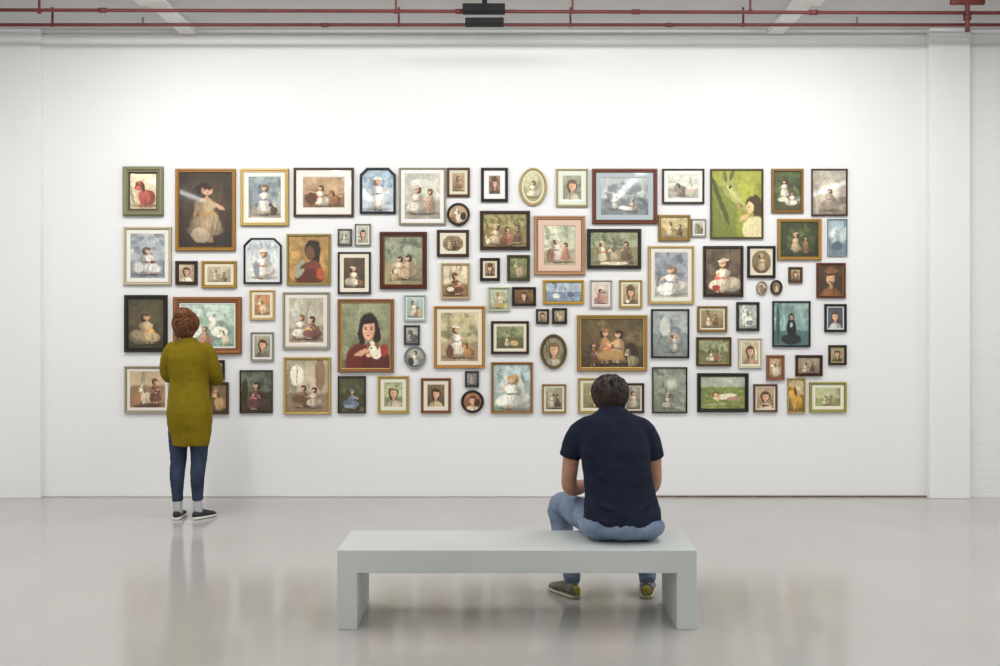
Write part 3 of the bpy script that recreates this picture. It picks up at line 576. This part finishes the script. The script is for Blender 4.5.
def shoe(root,nm,heel,toe,upper,sole,w=1.0,hgt=1.0,accent=None):
    heel=Vector((*heel,0)); toe=Vector((*toe,0)); L=(toe-heel).length; D=(toe-heel)/L; Sd=Vector((D.y,-D.x,0))
    st=[0,.06,.18,.32,.5,.68,.82,.93,1.0]
    hw=[.018,.031,.037,.036,.04,.046,.044,.032,.012]; tp=[.058,.075,.086,.09,.078,.06,.05,.042,.03]
    def loft(z0f,topf,grow,name,m):
        bm=bmesh.new(); rings=[]
        for s,h,t in zip(st,hw,tp):
            ctr=heel+D*(s*L); z0=z0f; z1=topf(t,s); hh=h*w+grow
            r=[]
            for j in range(16):
                a=2*math.pi*j/16; ca,sa=math.cos(a),math.sin(a)
                cx=abs(ca)**.7*(1 if ca>0 else -1); cz=abs(sa)**.7*(1 if sa>0 else -1)
                wd=hh*(1 if cz<0 else 1-.35*cz)
                if name.endswith('sole'): wd=hh
                r.append(bm.verts.new(ctr+Sd*cx*wd+Vector((0,0,(z0+z1)/2+cz*(z1-z0)/2))))
            rings.append(r)
        for a,b in zip(rings[:-1],rings[1:]):
            for j in range(16): bm.faces.new([a[j],a[(j+1)%16],b[(j+1)%16],b[j]])
        bm.faces.new(rings[0]); bm.faces.new(rings[-1][::-1])
        o=obj_from_bm(name,bm,m,root,True); sb=o.modifiers.new('s','SUBSURF'); sb.levels=1; sb.render_levels=2
    loft(.012,lambda t,s:t*hgt,0,nm+'_upper',upper)
    loft(.0,lambda t,s:.026 if s<.3 else .022,.004,nm+'_sole',sole)
    if accent:
        bm=bmesh.new()
        ellip(bm,heel+D*.006+Vector((0,0,.05*hgt)),(.022,.014,.026)); obj_from_bm(nm+'_heel_tab',bm,accent,root,True)
    bm=bmesh.new()
    for k in range(4):
        c=heel+D*L*(.44+.07*k); z=.082*hgt-.0085*k
        tube(bm,[(*(c-Sd*.016+Vector((0,0,z-.004))),.0025),(*(c+Vector((0,0,z+.002))),.0025),(*(c+Sd*.016+Vector((0,0,z-.004))),.0025)],ref=(0,0,1),n=6,sub=2)
    obj_from_bm(nm+'_laces',bm,sole,root,True)

def strands(name,root,M,n,c,r,length,m,zmin,rad=.0022,seed=1,front=.6,wave=.006,down=1.0,crown=(.02,-.35,.93),lift=.05,K=6):
    rng=random.Random(seed)
    cu=bpy.data.curves.new(name,'CURVE'); cu.dimensions='3D'; cu.bevel_depth=rad; cu.bevel_resolution=1; cu.resolution_u=3
    cnt=0; crown=Vector(crown)
    while cnt<n:
        v=Vector((rng.gauss(0,1),rng.gauss(0,1),rng.gauss(0,1))).normalized()
        if v.z<zmin or (v.y>front and v.z<.55): continue
        cnt+=1
        p=Vector((v.x*r[0],v.y*r[1],v.z*r[2]))
        fl=(v-crown); fl=fl-fl.dot(v)*v
        if fl.length<.01: fl=Vector((1,0,0))
        fl.normalize(); fl=(fl+Vector((0,0,-.35*down))+Vector((rng.uniform(-.5,.5),rng.uniform(-.5,.5),rng.uniform(-.3,.3)))).normalized()
        sp=cu.splines.new('POLY'); sp.points.add(K-1); L=length*rng.uniform(.6,1.2); ph=rng.uniform(0,6.28)
        sidev=v.cross(fl); q=p.copy()
        for i in range(K):
            t=i/(K-1)
            base=Vector((q.x/r[0],q.y/r[1],q.z/r[2])).normalized()
            q2=Vector((base.x*r[0],base.y*r[1],base.z*r[2]))*(1.0+lift*math.sin(t*3.1)+.03*t+rng.uniform(0,.012))
            q2=q2+sidev*wave*math.sin(ph+t*5)
            w=M@(Vector(c)+q2); sp.points[i].co=(*w,1); sp.points[i].radius=1.0-.6*t*t
            q=q+fl*(L/(K-1))
    cu.materials.append(m); o=bpy.data.objects.new(name,cu); return link(o,root)

# ---- woman ---------------------------------------------------------------
W=empty('standing_woman',(-2.44,7.45,0))
M_MUST=mat('mustard_jersey','70600E',.9,'7E6C14',7,bump=.3,bscale=6,bdist=.03,spec=.15,stretch=(1,1,.45))
M_DJEAN=mat('dark_denim','2A3244',.85,'384258',9,bump=.3,bscale=24,bdist=.006,spec=.2,stretch=(1,1,.6))
M_SOCK=mat('grey_sock','A8ACAE',.9,'B8BABC',40)
M_BLACK=mat('black_canvas','141416',.6,'1E1E20',20)
M_WHITE=mat('white_rubber','D8D6D0',.5)
bm=bmesh.new()
tube(bm,[(.012,0,.580,.150,.115),(.012,0,.68,.160,.125),(.008,-.005,.80,.176,.138),(.003,0,.92,.168,.13),(0,.01,1.05,.152,.115),(0,.01,1.17,.160,.12),(0,.0,1.27,.172,.115),(-.003,-.005,1.335,.15,.09),(-.008,-.005,1.375,.095,.07),(-.012,.0,1.415,.064,.06)],cap=False,n=32)
tube(bm,[(-.13,0,1.33,.06),(-.172,.01,1.25,.056),(-.186,.05,1.14,.052),(-.165,.13,1.10,.046),(-.07,.19,1.13,.04),(.03,.2,1.16,.035)],ref=(0,1,.3),n=18)
tube(bm,[(.13,0,1.33,.06),(.172,.01,1.25,.056),(.198,.05,1.125,.052),(.175,.13,1.08,.047),(.08,.205,1.09,.04),(-.02,.225,1.12,.034)],ref=(0,1,.3),n=18)
fuse('tunic_dress',bm,M_MUST,W,.008,5,[(.014,.12),(.006,.05)])
bm=bmesh.new()
tube(bm,[(-.075,0,.82,.085),(-.082,0,.62,.075),(-.084,.005,.47,.062),(-.088,-.012,.34,.056),(-.088,-.005,.22,.045),(-.088,0,.145,.042)],cap=False)
tube(bm,[(.085,0,.82,.085),(.082,0,.62,.075),(.076,.005,.47,.062),(.072,-.012,.34,.056),(.07,-.005,.22,.045),(.07,0,.150,.042)],cap=False)
fuse('jeans',bm,M_DJEAN,W,.006,2,[(.008,.05)])
bm=bmesh.new(); tube(bm,[(-.088,0,.18,.035),(-.088,0,.09,.036),(-.088,.01,.055,.036)]); tube(bm,[(.07,0,.18,.035),(.07,0,.09,.036),(.072,.01,.055,.036)])
obj_from_bm('socks',bm,M_SOCK,W,True)
shoe(W,'left_shoe',(-.086,-.05),(-.105,.185),M_BLACK,M_WHITE,.95,.9)
shoe(W,'right_shoe',(.045,-.04),(.17,.14),M_BLACK,M_WHITE,.95,.9)
bm=bmesh.new(); tube(bm,[(-.01,0,1.36,.05),(-.015,.0,1.44,.048),(-.018,.01,1.5,.05)]); fuse('neck',bm,M_SKIN,W,.006,2)
bm=bmesh.new()
tube(bm,[(0,.2,1.155,.026),(.04,.2,1.165,.025)],ref=(0,0,1)); hand(bm,(.05,.2,1.17),(1,-.25,.25),(0,-1,0),1,.35,.9)
tube(bm,[(-.01,.225,1.12,.026),(-.05,.222,1.13,.025)],ref=(0,0,1)); hand(bm,(-.06,.222,1.135),(-1,-.3,.3),(0,-1,0),-1,.35,.9)
fuse('hands',bm,M_SKIN,W,.0038,2)
MH=Matrix.Translation((-.02,.015,1.520))@Euler((math.radians(8),0,math.radians(-8))).to_matrix().to_4x4()@Matrix.Scale(.93,4)
head(W,MH)
M_AUB=mat('auburn_hair','2E180C',.5,'6A3818',55,lo=.3,hi=.6)
M_AUB2=mat('auburn_hair_light','5A3014',.5,'8E5628',60)
bm=bmesh.new()
ellip(bm,(0,-.022,.022),(.098,.106,.098),MH); ellip(bm,(-.02,-.05,-.055),(.070,.05,.05),MH); ellip(bm,(.02,-.05,-.055),(.066,.05,.045),MH)
ellip(bm,(.0,-.05,.104),(.070,.062,.048),MH)
fuse('hair',bm,M_AUB,W,.006,2,[(.016,.02)])
strands('hair_updo',W,MH,420,(0,-.022,.02),(.100,.108,.100),.08,M_AUB2,-.75,.0030,5,.45,.013,-1.6,(0,-.4,.9),.08,8)
strands('hair_bun',W,MH,180,(0,-.05,.104),(.071,.064,.050),.07,M_AUB2,-.6,.0030,8,2,.014,0,(.3,-.2,.9),.1,8)
strands('hair_nape',W,MH,160,(0,-.045,-.05),(.080,.056,.056),.04,M_AUB,-.9,.0024,9,.2,.006,-1.5,(0,-.3,1),.04)

# ---- man -------------------------------------------------------------------
Mn=empty('seated_man',(.61,5.12,0))
M_NAVY=mat('navy_tshirt','161C2C',.85,'1E2538',6,bump=.5,bscale=5,bdist=.03,spec=.2,stretch=(1,1,2.2))
M_LJEAN=mat('light_denim','62728A',.85,'8492A6',7,bump=.4,bscale=14,bdist=.01,spec=.2)
M_SHOE=mat('grey_mesh','545248',.7,'706E62',30,bump=.3,bscale=150,bdist=.001)
M_SOLE=mat('pale_rubber','B8B498',.6)
M_YEL=mat('yellow_trim','A8982C',.6)
bm=bmesh.new()
tube(bm,[(.04,-.06,.495,.205,.15),(.04,-.06,.53,.207,.15),(.035,-.055,.58,.199,.138),(.028,-.045,.66,.188,.128),(.018,-.03,.77,.182,.125),(.006,-.005,.88,.188,.125),(0,.02,.955,.192,.118),(0,.035,1.005,.18,.10),(0,.05,1.045,.13,.082),(0,.068,1.08,.072,.064)],cap=False,n=36)
tube(bm,[(-.10,.035,.985,.078),(-.155,.04,.965,.075),(-.197,.047,.915,.066),(-.217,.053,.865,.061),(-.228,.057,.825,.060)],cap=False,n=20)
tube(bm,[(.10,.035,.985,.078),(.155,.04,.965,.075),(.197,.047,.915,.066),(.215,.053,.865,.061),(.225,.057,.82,.060)],cap=False,n=20)
# soft cloth creases between the shoulder blades, waist and armpits
for (a,b,r) in (((-.15,-.135,.80),(.02,-.155,.70),.012),((.17,-.13,.78),(.05,-.155,.66),.012),((-.14,-.165,.62),(.10,-.185,.575),.014),((.19,-.16,.63),(.06,-.19,.55),.012),((-.12,-.185,.54),(.02,-.20,.52),.012),((-.17,-.08,.90),(-.07,-.122,.83),.010),((.17,-.08,.89),(.08,-.122,.82),.010)):
    a=Vector(a); b=Vector(b); m_=(a+b)/2+Vector((0,-.004,-.008))
    tube(bm,[(*a,.003),(*m_,r),(*b,.003)],ref=(0,0,1),n=10)
fuse('tshirt',bm,M_NAVY,Mn,.007,6,[(.010,.11),(.004,.04)])
bm=bmesh.new()
tube(bm,[(0,.06,1.03,.062,.06),(0,.085,1.08,.056,.058),(0,.11,1.13,.054,.056)]); fuse('neck',bm,M_SKIN,Mn,.006,2)
for s,nm in ((-1,'left_arm'),(1,'right_arm')):
    bm=bmesh.new()
    tube(bm,[(s*.20,.047,.93,.048),(s*.218,.053,.85,.047),(s*.228,.062,.76,.044),(s*.232,.085,.685,.042),(s*.215,.14,.645,.045),(s*.17,.22,.632,.042),(s*.11,.31,.63,.033),(s*.075,.36,.635,.027)],ref=(0,1,.3),n=18)
    hand(bm,(s*.07,.365,.636),(-s*.45,1,-.25),(-s*.8,.1,-.6),-s,.45)
    fuse(nm,bm,M_SKIN,Mn,.0045,3)
bm=bmesh.new()
ellip(bm,(.04,-.055,.490),(.212,.160,.085))
ellip(bm,(-.07,-.06,.478),(.12,.135,.072)); ellip(bm,(.15,-.06,.478),(.115,.135,.072))
tube(bm,[(-.09,0,.490,.10,.08),(-.15,.16,.494,.092,.082),(-.21,.32,.50,.078,.074),(-.25,.45,.495,.066),(-.262,.475,.44,.064),(-.24,.42,.32,.062),(-.215,.35,.2,.056),(-.2,.30,.11,.052)],cap=True,n=20)
tube(bm,[(.13,0,.490,.10,.08),(.155,.16,.494,.092,.082),(.18,.32,.50,.078,.074),(.205,.45,.495,.066),(.215,.475,.44,.064),(.22,.42,.32,.062),(.225,.35,.2,.056),(.23,.30,.11,.052)],cap=True,n=20)
fuse('jeans',bm,M_LJEAN,Mn,.007,3,[(.012,.06),(.006,.025)])
bm=bmesh.new(); tube(bm,[(-.2,.30,.14,.035),(-.2,.29,.06,.036)]); tube(bm,[(.23,.30,.14,.035),(.23,.29,.06,.036)]); obj_from_bm('socks',bm,M_SOCK,Mn,True)
shoe(Mn,'left_shoe',(-.175,.225),(-.31,.45),M_SHOE,M_SOLE,1.1,1.0,M_YEL)
shoe(Mn,'right_shoe',(.215,.225),(.265,.49),M_SHOE,M_SOLE,1.1,1.0,M_YEL)
MH=Matrix.Translation((-.005,.13,1.150))@Euler((math.radians(-4),0,math.radians(4))).to_matrix().to_4x4()
head(Mn,MH)
M_HAIR=mat('dark_brown_hair','1A100A',.45,'2A1C12',60)
M_HAIR2=mat('brown_hair_light','33231A',.4,'4A3424',50)
bm=bmesh.new()
ellip(bm,(0,-.022,.024),(.086,.098,.090),MH); ellip(bm,(0,-.055,-.035),(.068,.045,.062),MH)
fuse('hair',bm,M_HAIR,Mn,.006,2,[(.016,.025)])
strands('hair_locks',Mn,MH,420,(0,-.02,.022),(.091,.10,.092),.095,M_HAIR,-.45,.0042,2,.62,.010,1,(.02,-.35,.93),.10,9)
strands('hair_highlights',Mn,MH,240,(0,-.02,.022),(.092,.101,.093),.09,M_HAIR2,-.4,.0034,12,.62,.012,1,(.02,-.35,.93),.11,9)
strands('nape_hair',Mn,MH,240,(0,-.045,-.04),(.074,.062,.066),.035,M_HAIR,-.8,.0022,3,-.1,.005)

# ------------------------------------------------------------------ world + camera
w=bpy.data.worlds.new('room_ambient'); scene.world=w; w.use_nodes=True
w.node_tree.nodes['Background'].inputs[0].default_value=(.9,.92,1,1); w.node_tree.nodes['Background'].inputs[1].default_value=.3
cd=bpy.data.cameras.new('camera'); cd.sensor_width=36; cd.lens=36*F/1000; cd.shift_y=-(333-HY)/1000
cam=bpy.data.objects.new('camera',cd); link(cam); cam.location=(0,0,CAMH); cam.rotation_euler=(math.radians(90),0,0)
scene.camera=cam
